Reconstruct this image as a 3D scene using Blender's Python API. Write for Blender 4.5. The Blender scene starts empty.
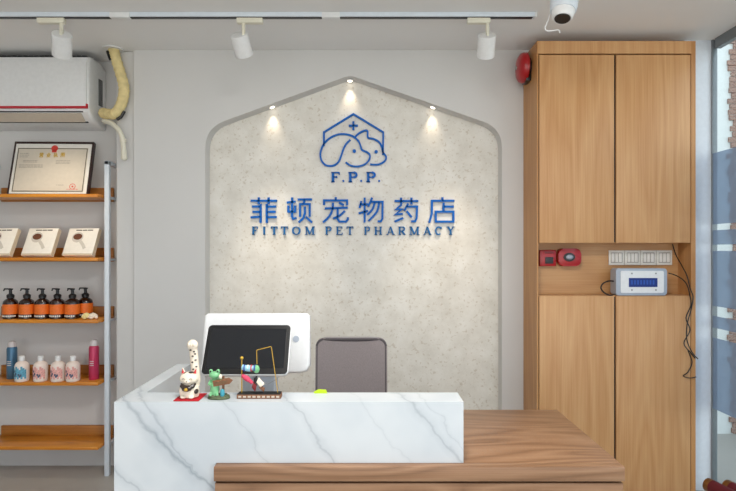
import bpy, bmesh, math, random
from mathutils import Vector, Matrix
random.seed(7)
PI = math.pi
sc = bpy.context.scene
COL = sc.collection
F = 550.0; CX = 368.0; HY = 250.0; CZ = 1.45      # focal length in px, vanishing point, eye height

def at(px, py, Y):                                  # a point of the place at depth Y
    return Vector(((px-CX)*Y/F, Y, CZ+(HY-py)*Y/F))

# ------------------------------------------------------------------ materials
def new_mat(name):
    m = bpy.data.materials.new(name); m.use_nodes = True
    nt = m.node_tree; b = nt.nodes.get('Principled BSDF')
    return m, nt, b
def lin(c):
    return tuple(((v/255)/12.92 if v/255 <= .04045 else ((v/255+.055)/1.055)**2.4) for v in c)+(1,)
def N(nt, t, **kw):
    n = nt.nodes.new(t)
    for k, v in kw.items():
        if hasattr(n, k): setattr(n, k, v)
        else: n.inputs[k].default_value = v
    return n
def ramp(nt, stops, fac):
    r = nt.nodes.new('ShaderNodeValToRGB'); e = r.color_ramp.elements
    while len(e) < len(stops): e.new(.5)
    for i, (p, c) in enumerate(stops): e[i].position = p; e[i].color = c
    nt.links.new(fac, r.inputs[0]); return r.outputs[0]
def objco(nt, scale=(1,1,1), rot=(0,0,0)):
    tc = nt.nodes.new('ShaderNodeTexCoord'); mp = nt.nodes.new('ShaderNodeMapping')
    mp.inputs['Scale'].default_value = scale; mp.inputs['Rotation'].default_value = rot
    nt.links.new(tc.outputs['Object'], mp.inputs[0]); return mp.outputs[0]
def bump(nt, b, fac, s=.1, d=.002):
    bp = nt.nodes.new('ShaderNodeBump'); bp.inputs['Strength'].default_value = s; bp.inputs['Distance'].default_value = d
    nt.links.new(fac, bp.inputs['Height']); nt.links.new(bp.outputs[0], b.inputs['Normal'])

def plain(name, rgb, rough=.5, metal=0, coat=0, var=.03, vscale=40, spec=.5, sheen=0):
    m, nt, b = new_mat(name)
    b.inputs['Roughness'].default_value = rough; b.inputs['Metallic'].default_value = metal
    b.inputs['Coat Weight'].default_value = coat; b.inputs['Specular IOR Level'].default_value = spec
    if sheen: b.inputs['Sheen Weight'].default_value = sheen
    c = lin(rgb); n = N(nt, 'ShaderNodeTexNoise'); n.inputs['Scale'].default_value = vscale; n.inputs['Detail'].default_value = 4
    nt.links.new(objco(nt), n.inputs['Vector'])
    lo = tuple(max(0, v*(1-var)) for v in c[:3])+(1,); hi = tuple(min(1, v*(1+var)) for v in c[:3])+(1,)
    nt.links.new(ramp(nt, [(.3, lo), (.7, hi)], n.outputs['Fac']), b.inputs['Base Color'])
    return m

def wood(name, c1, c2, c3, axis='Z', rough=.45, ringscale=1.0, cath=False, fine=1.0):
    m, nt, b = new_mat(name)
    s = {'Z': (5, 5, .55), 'X': (.8, 4.5, 4.5)}[axis]
    co = objco(nt, tuple(v*ringscale for v in s))
    n1 = N(nt, 'ShaderNodeTexNoise'); n1.inputs['Scale'].default_value = 1.2; n1.inputs['Detail'].default_value = 1; n1.inputs['Distortion'].default_value = .3
    nt.links.new(co, n1.inputs['Vector'])
    s2 = {'Z': (150, 150, 3), 'X': (3, 150, 150)}[axis]
    n2 = N(nt, 'ShaderNodeTexNoise'); n2.inputs['Scale'].default_value = 1; n2.inputs['Detail'].default_value = 3
    nt.links.new(objco(nt, tuple(v*fine for v in s2)), n2.inputs['Vector'])
    # repeated rings out of the smooth noise: cathedral grain
    mu = N(nt, 'ShaderNodeMath', operation='MULTIPLY'); mu.inputs[1].default_value = 26 if cath else 11
    nt.links.new(n1.outputs['Fac'], mu.inputs[0])
    fr = N(nt, 'ShaderNodeMath', operation='PINGPONG'); fr.inputs[1].default_value = 1
    nt.links.new(mu.outputs[0], fr.inputs[0])
    mx = N(nt, 'ShaderNodeMix'); mx.data_type = 'FLOAT'; mx.inputs[0].default_value = .58 if cath else .72
    nt.links.new(fr.outputs[0], mx.inputs[2]); nt.links.new(n2.outputs['Fac'], mx.inputs[3])
    col = ramp(nt, [(.2, lin(c1)), (.5, lin(c2)), (.8, lin(c3))], mx.outputs[0])
    nt.links.new(col, b.inputs['Base Color']); b.inputs['Roughness'].default_value = rough
    bump(nt, b, n2.outputs['Fac'], .12, .001)
    return m

def stone():
    m, nt, b = new_mat('speckled limestone panel'); co = objco(nt)
    n = N(nt, 'ShaderNodeTexNoise'); n.inputs['Scale'].default_value = 7; n.inputs['Detail'].default_value = 8; n.inputs['Roughness'].default_value = .65
    nt.links.new(co, n.inputs['Vector'])
    base = ramp(nt, [(.3, lin((208, 203, 193))), (.5, lin((220, 216, 207))), (.7, lin((230, 227, 220)))], n.outputs['Fac'])
    v = N(nt, 'ShaderNodeTexNoise'); v.inputs['Scale'].default_value = 58; v.inputs['Detail'].default_value = 3; v.inputs['Distortion'].default_value = .2
    nt.links.new(co, v.inputs['Vector'])
    sp = ramp(nt, [(.60, (0, 0, 0, 1)), (.68, (1, 1, 1, 1))], v.outputs['Fac'])
    v2 = N(nt, 'ShaderNodeTexVoronoi'); v2.inputs['Scale'].default_value = 55; nt.links.new(co, v2.inputs['Vector'])
    sp2 = ramp(nt, [(.10, (1, 1, 1, 1)), (.22, (0, 0, 0, 1))], v2.outputs['Distance'])
    mx = N(nt, 'ShaderNodeMix'); mx.data_type = 'RGBA'; mx.inputs[7].default_value = lin((176, 160, 136))
    mul = N(nt, 'ShaderNodeMath', operation='MULTIPLY'); mul.inputs[1].default_value = .45; nt.links.new(sp, mul.inputs[0])
    nt.links.new(mul.outputs[0], mx.inputs[0]); nt.links.new(base, mx.inputs[6])
    mx2 = N(nt, 'ShaderNodeMix'); mx2.data_type = 'RGBA'; mx2.inputs[7].default_value = lin((228, 225, 218))
    mul2 = N(nt, 'ShaderNodeMath', operation='MULTIPLY'); mul2.inputs[1].default_value = .5; nt.links.new(sp2, mul2.inputs[0])
    nt.links.new(mul2.outputs[0], mx2.inputs[0]); nt.links.new(mx.outputs[2], mx2.inputs[6])
    nt.links.new(mx2.outputs[2], b.inputs['Base Color']); b.inputs['Roughness'].default_value = .6
    bump(nt, b, v.outputs['Fac'], .1, .002)
    return m

def marble():
    m, nt, b = new_mat('white marble with grey veins')
    tc = nt.nodes.new('ShaderNodeTexCoord'); co = tc.outputs['Object']
    sx = nt.nodes.new('ShaderNodeSeparateXYZ'); nt.links.new(co, sx.inputs[0])
    def noise(scale, detail, dist=0):
        n = N(nt, 'ShaderNodeTexNoise'); n.inputs['Scale'].default_value = scale; n.inputs['Detail'].default_value = detail
        n.inputs['Distortion'].default_value = dist; nt.links.new(co, n.inputs['Vector']); return n.outputs['Fac']
    nA = noise(5, 4, .4); nB = noise(16, 5, .3); nC = noise(3.2, 3)
    def math_(op, a, bb):
        k = nt.nodes.new('ShaderNodeMath'); k.operation = op
        for i, v in enumerate((a, bb)):
            if isinstance(v, (int, float)): k.inputs[i].default_value = v
            else: nt.links.new(v, k.inputs[i])
        return k.outputs[0]
    wob = math_('ADD', math_('MULTIPLY', math_('SUBTRACT', nA, .5), .13), math_('MULTIPLY', math_('SUBTRACT', nB, .5), .045))
    total = None
    # (x where the vein meets the top edge, run in x per metre of drop, half width, strength)
    veins = [(-.80, 1.0, .018, .62), (-.745, .80, .010, .45), (-.50, .9, .005, .26),
             (-.265, .72, .009, .42), (-.02, .75, .004, .18), (.15, .72, .010, .45), (.20, .60, .004, .25),
             (-1.0, .8, .01, .5), (-1.15, .85, .008, .5)]
    for x0, k, w, s in veins:
        zt = math_('SUBTRACT', .9526, sx.outputs['Z'])
        yt = math_('MULTIPLY', math_('SUBTRACT', sx.outputs['Y'], -.30), .55)
        d = math_('ABSOLUTE', math_('ADD', math_('SUBTRACT', math_('SUBTRACT', sx.outputs['X'], x0), math_('MULTIPLY', math_('SUBTRACT', zt, yt), k)), wob), 0)
        v = math_('SUBTRACT', 1, math_('DIVIDE', d, w)); v = math_('MAXIMUM', v, 0)
        core = math_('MULTIPLY', v, s)
        halo = math_('MULTIPLY', math_('MAXIMUM', math_('SUBTRACT', 1, math_('DIVIDE', d, w*3.2)), 0), s*.35)
        v = math_('MAXIMUM', core, halo)
        total = v if total is None else math_('MAXIMUM', total, v)
    total = math_('MULTIPLY', total, math_('ADD', math_('MULTIPLY', nC, .9), .55))
    fog = ramp(nt, [(.42, lin((208, 213, 216))), (.62, lin((196, 203, 208)))], nC)
    mx = N(nt, 'ShaderNodeMix'); mx.data_type = 'RGBA'; mx.clamp_factor = True; mx.inputs[7].default_value = lin((132, 142, 152))
    nt.links.new(total, mx.inputs[0]); nt.links.new(fog, mx.inputs[6])
    nt.links.new(mx.outputs[2], b.inputs['Base Color']); b.inputs['Roughness'].default_value = .22
    return m

def brick():
    m, nt, b = new_mat('weathered red brown brick')
    t = N(nt, 'ShaderNodeTexBrick'); nt.links.new(objco(nt, (4, 4, 4), (PI/2, 0, 0)), t.inputs['Vector'])
    t.inputs['Color1'].default_value = lin((150, 112, 94)); t.inputs['Color2'].default_value = lin((118, 84, 72)); t.inputs['Mortar'].default_value = lin((200, 190, 180))
    t.inputs['Mortar Size'].default_value = .015
    nt.links.new(t.outputs['Color'], b.inputs['Base Color']); b.inputs['Roughness'].default_value = .9
    return m

def glow(name, rgb, s):
    m, nt, b = new_mat(name); b.inputs['Emission Color'].default_value = lin(rgb); b.inputs['Emission Strength'].default_value = s
    b.inputs['Base Color'].default_value = lin(rgb); return m
def glass():
    m, nt, b = new_mat('clear window glass'); nt.nodes.remove(b)
    tr = nt.nodes.new('ShaderNodeBsdfTransparent'); gl = nt.nodes.new('ShaderNodeBsdfGlossy'); gl.inputs['Roughness'].default_value = .02
    tr.inputs[0].default_value = (.93, .97, .97, 1)
    mx = nt.nodes.new('ShaderNodeMixShader'); mx.inputs[0].default_value = .04
    nt.links.new(tr.outputs[0], mx.inputs[1]); nt.links.new(gl.outputs[0], mx.inputs[2])
    nt.links.new(mx.outputs[0], nt.nodes['Material Output'].inputs[0]); return m
def frost():
    m, nt, b = new_mat('frosted blue grey window film'); nt.nodes.remove(b)
    tr = nt.nodes.new('ShaderNodeBsdfTransparent'); tr.inputs[0].default_value = (.66, .74, .84, 1)
    df = nt.nodes.new('ShaderNodeBsdfDiffuse'); df.inputs[0].default_value = lin((170, 178, 190))
    tl = nt.nodes.new('ShaderNodeBsdfTranslucent'); tl.inputs[0].default_value = lin((176, 186, 200))
    a = nt.nodes.new('ShaderNodeMixShader'); a.inputs[0].default_value = .5
    nt.links.new(df.outputs[0], a.inputs[1]); nt.links.new(tl.outputs[0], a.inputs[2])
    mx = nt.nodes.new('ShaderNodeMixShader'); mx.inputs[0].default_value = .40
    nt.links.new(tr.outputs[0], mx.inputs[1]); nt.links.new(a.outputs[0], mx.inputs[2])
    nt.links.new(mx.outputs[0], nt.nodes['Material Output'].inputs[0]); return m

M = dict(
    wall=plain('warm white wall paint', (207, 206, 204), .85, var=.012, vscale=3),
    ceil=plain('matt white ceiling paint', (232, 232, 231), .9, var=.01, vscale=3),
    floor=plain('pale grey floor tile', (176, 170, 162), .35, var=.05, vscale=4),
    stone=stone(), marble=marble(), brick=brick(), glass=glass(), frost=frost(),
    oak=wood('light oak veneer', (186, 134, 84), (198, 149, 99), (208, 163, 114), 'Z', .42),
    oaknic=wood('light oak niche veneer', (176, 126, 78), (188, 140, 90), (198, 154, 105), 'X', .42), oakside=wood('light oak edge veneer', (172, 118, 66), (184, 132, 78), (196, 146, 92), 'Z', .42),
    walnut=wood('brown ash worktop', (122, 88, 62), (146, 109, 80), (162, 125, 95), 'X', .38, 1.0, True),
    shelfwood=wood('orange varnished wood', (176, 104, 22), (206, 130, 34), (222, 150, 52), 'X', .3),
    ledger=wood('dark varnished wood', (150, 92, 28), (170, 108, 38), (186, 124, 50), 'X', .45),
    white=plain('white plastic', (226, 227, 227), .35), coolwhite=plain('white powder coated metal', (214, 222, 230), .4),
    offwhite=plain('cream white plastic', (222, 218, 200), .4), black=plain('black plastic', (14, 14, 16), .3),
    screen=plain('dark glass screen', (26, 28, 32), .12, var=.0), dark=plain('dark grey plastic', (44, 44, 46), .5),
    red=plain('glossy red plastic', (166, 8, 18), .3, coat=.2), darkred=plain('dark red paint', (120, 10, 16), .35),
    acred=plain('red trim strip', (190, 20, 40), .4), tan=plain('beige plastic flap', (196, 184, 168), .5),
    foam=plain('yellowed foam wrap tape', (224, 206, 150), .7, var=.12, vscale=30),
    blue=plain('blue sign acrylic', (6, 96, 182), .5, var=.02, spec=.2), bluedark=plain('teal blue sign acrylic', (30, 104, 164), .5, var=.02, spec=.2),
    paper=plain('aged certificate paper', (204, 194, 178), .7), mount=plain('white mount board', (226, 222, 214), .7),
    frame=plain('dark brown picture frame', (42, 22, 20), .35), oldgold=plain('worn dark gilt', (130, 86, 40), .4, metal=.5, var=.3), gold=plain('gold paint', (204, 164, 62), .35, metal=.6),
    goldink=plain('gold printing ink', (196, 160, 60), .6), greyink=plain('grey printing ink', (150, 142, 132), .7),
    darkink=plain('dark border ink', (96, 92, 78), .7), redink=plain('red printing ink', (206, 60, 48), .6),
    orange=plain('orange paper label', (224, 108, 24), .5, var=.08, vscale=90), amber=plain('dark amber glass', (36, 14, 8), .08, coat=.6),
    cardboard=plain('cream printed card', (240, 234, 222), .6), cardside=plain('beige card edge', (206, 190, 164), .7),
    boxgrey=plain('light grey print', (205, 198, 186), .6), cocoa=plain('brown powder print', (104, 60, 36), .8, var=.2),
    pale=plain('milky white plastic bottle', (232, 218, 208), .3), palepink=plain('pink floral print', (226, 168, 160), .5, var=.25, vscale=120),
    paleteal=plain('teal printed label', (92, 160, 186), .5, var=.3, vscale=120), navyblot=plain('slate ink', (76, 88, 112), .5),
    steelblue=plain('metallic slate blue can', (70, 110, 138), .3, metal=.3), pink=plain('raspberry pink can', (190, 54, 92), .3, metal=.2),
    capclear=plain('translucent grey cap', (206, 198, 196), .2), chairmesh=plain('grey brown chair mesh', (142, 132, 132), .8, var=.12, vscale=220, sheen=.3),
    chairedge=plain('dark grey chair edging', (84, 78, 80), .7), grey=plain('mid grey plastic', (150, 150, 150), .4),
    metal=plain('brushed steel', (180, 180, 178), .3, metal=1), lime=plain('lime green paper', (190, 222, 20), .6),
    catwhite=plain('cream glazed ceramic', (240, 226, 206), .25, var=.04), catblack=plain('dark patch glaze', (50, 40, 34), .3),
    catred=plain('red ear glaze', (196, 30, 34), .3), matred=plain('crimson felt mat', (178, 12, 30), .85),
    frog=plain('pale green painted resin', (120, 184, 132), .35, var=.12, vscale=80), signwood=plain('brown painted wood', (126, 82, 54), .6, var=.2, vscale=120),
    rock=plain('mossy resin base', (82, 92, 66), .8, var=.3, vscale=120), teal=plain('teal glaze', (60, 150, 168), .4),
    pinkstream=plain('pink cloth streamer', (214, 70, 100), .7, var=.3, vscale=150), bluestream=plain('blue cloth streamer', (48, 70, 160), .7, var=.4, vscale=150),
    lcd=glow('blue lit display', (10, 34, 96), .45), lcdtext=glow('blue lit digits', (24, 60, 130), .5), silver=plain('silver grey plastic', (164, 172, 184), .35),
    lamp=glow('lit lamp lens', (255, 240, 215), 5), plate=plain('ivory switch plastic', (222, 218, 208), .35),
    frameG=plain('grey aluminium frame', (126, 132, 136), .4, metal=.3), render=plain('white exterior render', (216, 220, 218), .9),
    pave=plain('outdoor paving', (150, 148, 142), .9), rubberred=plain('dark red rolled fabric', (96, 12, 24), .7), cable=plain('black cable', (16, 14, 14), .5),
    shell=plain('pale yellow shell', (232, 214, 150), .6, var=.15, vscale=100), sky=plain('pale blue paint', (150, 200, 214), .4),
)

# ------------------------------------------------------------------ mesh helpers
ORG = {}
class MB:
    def __init__(s): s.bm = bmesh.new(); s.mats = []; s.cur = 0
    def mat(s, m):
        if m not in s.mats: s.mats.append(m)
        s.cur = s.mats.index(m); return s
    def _add(s, b2, mtx=None):
        if mtx is not None: bmesh.ops.transform(b2, matrix=mtx, verts=b2.verts)
        for f in b2.faces: f.material_index = s.cur
        me = bpy.data.meshes.new('t'); b2.to_mesh(me); b2.free(); s.bm.from_mesh(me); bpy.data.meshes.remove(me); return s
    def box(s, x0, x1, y0, y1, z0, z1, bev=0, seg=2, mtx=None):
        b = bmesh.new(); bmesh.ops.create_cube(b, size=1)
        for v in b.verts: v.co = Vector(((x0+x1)/2+v.co.x*(x1-x0), (y0+y1)/2+v.co.y*(y1-y0), (z0+z1)/2+v.co.z*(z1-z0)))
        if bev: bmesh.ops.bevel(b, geom=list(b.edges), offset=bev, segments=seg, affect='EDGES', profile=.5)
        return s._add(b, mtx)
    def cyl(s, p0, p1, r0, r1=None, n=24, mtx=None):
        r1 = r0 if r1 is None else r1; p0 = Vector(p0); p1 = Vector(p1); d = p1-p0
        b = bmesh.new(); bmesh.ops.create_cone(b, cap_ends=True, segments=n, radius1=r0, radius2=r1, depth=d.length)
        q = d.to_track_quat('Z', 'Y').to_matrix().to_4x4()
        bmesh.ops.transform(b, matrix=Matrix.Translation((p0+p1)/2) @ q, verts=b.verts); return s._add(b, mtx)
    def sph(s, c, r, n=20, rot=None):
        if isinstance(r, (int, float)): r = (r, r, r)
        b = bmesh.new(); bmesh.ops.create_uvsphere(b, u_segments=n, v_segments=max(8, n//2+2), radius=1)
        mt = Matrix.Translation(c) @ (rot.to_4x4() if rot else Matrix()) @ Matrix.Diagonal((*r, 1))
        return s._add(b, mt)
    def lathe(s, prof, c=(0,0,0), n=28, mtx=None):
        b = bmesh.new(); rings = []
        for r, z in prof:
            rings.append([b.verts.new((c[0]+r*math.cos(2*PI*i/n), c[1]+r*math.sin(2*PI*i/n), c[2]+z)) for i in range(n)])
        for a, q in zip(rings, rings[1:]):
            for i in range(n): b.faces.new((a[i], a[(i+1) % n], q[(i+1) % n], q[i]))
        b.faces.new(list(reversed(rings[0]))); b.faces.new(rings[-1])
        return s._add(b, mtx)
    def tube(s, pts, r, n=10, smooth=0, closed=False):
        pts = [Vector(p) for p in pts]
        if smooth: pts = catmull(pts, smooth)
        rr = r if isinstance(r, (list, tuple)) else None
        b = bmesh.new(); rings = []; up = Vector((0, 0, 1))
        for i, p in enumerate(pts):
            t = (pts[min(i+1, len(pts)-1)]-pts[max(i-1, 0)]).normalized()
            if abs(t.dot(up)) > .95: up = Vector((0, 1, 0)) if abs(t.y) < .9 else Vector((1, 0, 0))
            u = t.cross(up).normalized(); v = u.cross(t).normalized(); up = v
            ri = r if rr is None else rr[min(len(rr)-1, int(round(i/(len(pts)-1)*(len(rr)-1))))]
            rings.append([b.verts.new(p+u*ri*math.cos(2*PI*k/n)+v*ri*math.sin(2*PI*k/n)) for k in range(n)])
        for a, q in zip(rings, rings[1:]):
            for k in range(n): b.faces.new((a[k], a[(k+1) % n], q[(k+1) % n], q[k]))
        b.faces.new(list(reversed(rings[0]))); b.faces.new(rings[-1])
        return s._add(b)
    def prism(s, poly, a, c, axis='Y', bev=0, mtx=None):        # polygon in the plane across the axis
        b = bmesh.new()
        f = {'Y': lambda p, t: (p[0], t, p[1]), 'X': lambda p, t: (t, p[0], p[1]), 'Z': lambda p, t: (p[0], p[1], t)}[axis]
        lo = [b.verts.new(f(p, a)) for p in poly]; hi = [b.verts.new(f(p, c)) for p in poly]; n = len(poly)
        f1 = b.faces.new(lo); f2 = b.faces.new(list(reversed(hi)))
        for i in range(n): b.faces.new((lo[(i+1) % n], lo[i], hi[i], hi[(i+1) % n]))
        if bev: bmesh.ops.bevel(b, geom=list(f1.edges)+list(f2.edges), offset=bev, segments=3, affect='EDGES', profile=.5)
        bmesh.ops.triangulate(b, faces=[q for q in b.faces if len(q.verts) > 4])
        bmesh.ops.recalc_face_normals(b, faces=b.faces)
        return s._add(b, mtx)
    def ribbon(s, pts, w, y0, y1, closed=False, mtx=None):      # a raised stroke of a sign in the XZ plane
        P = [Vector((p[0], p[1])) for p in pts]; n = len(P); L = []; R = []
        for i in range(n):
            a = P[(i-1) % n] if (closed or i > 0) else None; c = P[(i+1) % n] if (closed or i < n-1) else None
            d1 = (P[i]-a).normalized() if a is not None else None; d2 = (c-P[i]).normalized() if c is not None else None
            if d1 is None: d1 = d2
            if d2 is None: d2 = d1
            t = (d1+d2); t = t.normalized() if t.length > 1e-6 else d1
            nn = Vector((-t.y, t.x)); k = 1/max(.45, abs(nn.dot(Vector((-d1.y, d1.x)))))
            L.append(P[i]+nn*w/2*k); R.append(P[i]-nn*w/2*k)
        b = bmesh.new(); rg = [[b.verts.new((q.x, y, q.y)) for q, y in ((L[i], y0), (R[i], y0), (R[i], y1), (L[i], y1))] for i in range(n)]
        for i in range(n if closed else n-1):
            A = rg[i]; B = rg[(i+1) % n]
            for k in range(4): b.faces.new((A[k], A[(k+1) % 4], B[(k+1) % 4], B[k]))
        if not closed: b.faces.new(list(reversed(rg[0]))); b.faces.new(rg[-1])
        bmesh.ops.recalc_face_normals(b, faces=b.faces)
        return s._add(b, mtx)
    def build(s, name, mat=None, parent=None, org=None, local=False, ang=35):
        if parent is not None: o3 = Vector((0, 0, 0)) if local else ORG[parent.name]
        else: o3 = Vector(org) if org is not None else Vector((0, 0, 0))
        if o3.length: bmesh.ops.translate(s.bm, vec=-o3, verts=s.bm.verts)
        for f in s.bm.faces: f.smooth = True
        me = bpy.data.meshes.new(name); s.bm.to_mesh(me); s.bm.free()
        me.set_sharp_from_angle(angle=math.radians(ang))
        for m in (s.mats or [mat]): me.materials.append(M[m] if isinstance(m, str) else m)
        o = bpy.data.objects.new(name, me); COL.objects.link(o)
        if parent is not None: o.parent = parent; ORG[o.name] = ORG[parent.name] if not local else Vector((0, 0, 0))
        else: o.location = o3; ORG[o.name] = o3
        return o
def catmull(pts, k):
    out = []; n = len(pts)
    for i in range(n-1):
        p0 = pts[max(i-1, 0)]; p1 = pts[i]; p2 = pts[i+1]; p3 = pts[min(i+2, n-1)]
        for j in range(k):
            t = j/k
            out.append(.5*((2*p1)+(p2-p0)*t+(2*p0-5*p1+4*p2-p3)*t*t+(3*p1-p0-3*p2+p3)*t**3))
    out.append(pts[-1]); return out
def cat2(pts, k=5):
    return [(v.x, v.z) for v in catmull([Vector((p[0], 0, p[1])) for p in pts], k)]
def tag(o, label=None, cat=None, group=None, kind=None):
    if label: o['label'] = label
    if cat: o['category'] = cat
    if group: o['group'] = group
    if kind: o['kind'] = kind
    return o
def thing(name, loc, label, cat, group=None, rz=0):
    o = bpy.data.objects.new(name, None); COL.objects.link(o); o.location = loc; o.rotation_euler = (0, 0, rz)
    o.empty_display_size = .05; ORG[o.name] = Vector(loc); return tag(o, label, cat, group)
def struct(mb, name, mat, label=None, cat=None):
    o = mb.build(name, mat); o['kind'] = 'structure'
    o['label'] = label; o['category'] = cat; return o
def copy_tree(o, parent=None):
    c = o.copy(); COL.objects.link(c)
    if parent is not None: c.parent = parent
    for ch in list(o.children): copy_tree(ch, c)
    return c
def rrect(x0, x1, z0, z1, r, n=5):
    out = []
    for cx, cz, a in ((x1-r, z1-r, 0), (x0+r, z1-r, 90), (x0+r, z0+r, 180), (x1-r, z0+r, 270)):
        for i in range(n+1):
            t = math.radians(a+90*i/n); out.append((cx+r*math.cos(t), cz+r*math.sin(t)))
    return out

# ------------------------------------------------------------------ the room
CEIL = 2.716; WY = 3.48; NY = 3.58; AY = 3.70
struct(MB().box(-3.0, 2.12, -2.6, 3.9, -.06, 0), 'floor', 'floor', 'pale grey floor of the shop', 'floor')
struct(MB().box(-3.0, 2.12, -2.6, 3.9, CEIL, CEIL+.08), 'ceiling', 'ceil', 'flat white ceiling above counter and cabinet', 'ceiling')
struct(MB().box(-3.0, -1.60, AY, 3.9, 0, CEIL), 'wall_back', 'wall', 'recessed white wall behind the wooden shelves', 'wall')
struct(MB().box(-3.08, -3.0, -2.6, 3.9, 0, CEIL), 'wall_left', 'wall', 'plain white left side wall', 'wall')
struct(MB().box(-1.605, -1.4815, WY+.02, 3.9, 0, CEIL, .012, 3), 'wall_pier', 'wall', 'narrow white pier between shelves and niche wall', 'wall')
# main wall with its house-shaped niche
nl, nr = -1.03, .848; sh = 2.222; pk = (-.114, 2.556)
def corner(p, a, c, r, n=7):
    p, a, c = Vector(p), Vector(a), Vector(c); d1 = (a-p).normalized()*r; d2 = (c-p).normalized()*r
    return [tuple((1-t)**2*(p+d1)+2*t*(1-t)*p+t*t*(p+d2)) for t in [i/n for i in range(n+1)]]
roof = corner((nl, sh), (nl, 0), pk, .13)+corner(pk, (nl, sh), (nr, sh), .035, 4)+corner((nr, sh), pk, (nr, 0), .13)
hole = [(nl, .0)]+roof+[(nr, .0)]
outer = [(-1.4815, 0), (-1.4815, CEIL), (2.05, CEIL), (2.05, 0)]
poly = outer+list(reversed(hole))
mb = MB(); b = bmesh.new()
vs = [b.verts.new((p[0], WY, p[1])) for p in poly]; es = [b.edges.new((vs[i], vs[(i+1) % len(vs)])) for i in range(len(vs))]
bmesh.ops.triangle_fill(b, edges=es, use_beauty=True)
ext = bmesh.ops.extrude_face_region(b, geom=list(b.faces))
bmesh.ops.translate(b, vec=(0, .42, 0), verts=[v for v in ext['geom'] if isinstance(v, bmesh.types.BMVert)])
bmesh.ops.recalc_face_normals(b, faces=b.faces)
mb._add(b)
wm = mb.build('wall_niche', 'wall'); tag(wm, 'white wall with house-shaped recess behind counter', 'wall', kind='structure')
struct(MB().box(nl-.003+.003, nr, NY, NY+.05, 0, 2.6-.03).box(nl, nr, NY+.01, NY+.02, 0, .1), 'wall_niche_panel', 'stone', 'speckled beige stone panel inside the niche', 'wall')
# trim the panel to the niche outline
o = bpy.data.objects['wall_niche_panel']; b = bmesh.new()
mb = MB().prism(hole, NY, NY+.03); mb.bm.to_mesh(o.data); mb.bm.free()
# pier right of the cabinet and glazing on the right side
struct(MB().box(1.9085, 2.07, 3.32, 3.475, 0, CEIL), 'wall_right', 'coolwhite', 'narrow white wall strip between cabinet and window', 'wall')
win = thing('window_1', (2.08, 3.3, 0), 'floor-to-ceiling shop window with frosted band at right', 'window'); win['kind'] = 'structure'
MB().box(2.068, 2.10, 3.304, 3.318, 0, CEIL-.001, .003).box(2.075, 2.11, -2.6, 3.29, 2.655, CEIL-.001).box(2.075, 2.11, -2.6, 3.304, 0, .06).box(2.068, 2.11, 1.9, 1.95, .06, 2.655).box(2.068, 2.11, .2, .25, .06, 2.655).build('window_frame', 'frameG', win)
MB().box(2.074, 2.080, -2.6, 3.304, .06, 2.655).build('window_pane', 'glass', win)
fl = MB()
for z0, z1 in ((.50, .925), (.985, 1.055), (1.115, 1.445), (1.482, 1.568), (1.604, 2.03)):
    fl.box(2.0715, 2.0735, 1.95, 3.304, z0, z1)
fl.build('frosted_film', 'frost', win)
struct(MB().box(2.12, 9, -4, 9, -.12, -.06), 'ground_outside', 'pave', 'outdoor paving beyond the window', 'ground')
struct(MB().box(2.16, 3.0, 4.52, 4.75, -.06, 3.6), 'wall_outside', 'render', 'white rendered wall outside the window', 'wall')
mb = MB(); mb.box(3.0, 7, 4.52, 4.75, -.06, 3.6)
for i in range(80):
    z = -.05+i*.045; w = random.uniform(.0, .055); mb.box(3.0-w, 3.01, 4.505, 4.6, z, z+.04)
struct(mb, 'wall_brick_outside', 'brick', 'weathered red brown brick wall outside the window', 'wall')

# ------------------------------------------------------------------ sign on the niche
SY = NY; ss = F/SY
def sp(x, y): return ((x-CX)/ss, CZ+(HY-y)/ss)
Y0, Y1 = SY-.018, SY-.0005
def strokes(mb, lst, org, k, w):
    for st in lst:
        cl = False; smooth = 0; ww = w; pts = st
        if isinstance(st, dict): pts = st['p']; cl = st.get('c', False); smooth = st.get('s', 0); ww = st.get('w', w)
        q = [sp(org[0]+x/k, org[1]+y/k) for x, y in pts]
        if smooth: q = cat2(q, smooth)
        mb.ribbon(q, ww/ss, Y0, Y1, cl)
O1, K1 = (305, 105), 5.779
c0 = sp(353, 165)
em = thing('logo_emblem', (c0[0], SY, c0[1]), 'blue outlined house emblem with dog and cat heads on stone niche', 'emblem')
def part(name, lst, org, k, w, parent, mat='blue'):
    mb = MB(); strokes(mb, lst, org, k, w); return mb.build(name, mat, parent)
part('house_outline', [[(110, 238), (110, 160), (280, 55), (452, 160), (450, 290)]], O1, K1, 1.7, em)
part('cross', [dict(p=[(254, 122), (306, 122)], w=2.0), dict(p=[(280, 97), (280, 147)], w=2.0)], O1, K1, 2, em)
part('dog_outline', [dict(p=[(262, 203), (238, 228), (222, 258), (208, 300), (192, 333), (165, 352), (128, 352), (102, 332), (90, 298), (94, 262), (114, 222), (150, 190), (195, 172), (240, 172), (282, 186), (310, 212), (322, 240), (330, 262), (358, 274), (375, 292), (370, 320), (345, 345), (305, 357), (265, 352), (236, 333)], s=4)], O1, K1, 1.7, em)
def disc(mb, x, y, r, org, k):
    c = sp(org[0]+x/k, org[1]+y/k); mb.cyl((c[0], Y0, c[1]), (c[0], Y1, c[1]), r/ss, n=16)
mb = MB(); disc(mb, 285, 268, 1.7, O1, K1); mb.build('dog_eye', 'blue', em)
part('cat_outline', [dict(p=[(292, 184), (318, 162), (350, 149), (362, 156), (364, 190), (395, 198), (425, 214), (442, 240), (450, 275), (468, 300), (461, 325), (432, 343), (400, 347), (376, 344)], s=4)], O1, K1, 1.7, em)
mb = MB(); disc(mb, 411, 272, 1.7, O1, K1); mb.build('cat_eye', 'blue', em)

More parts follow.
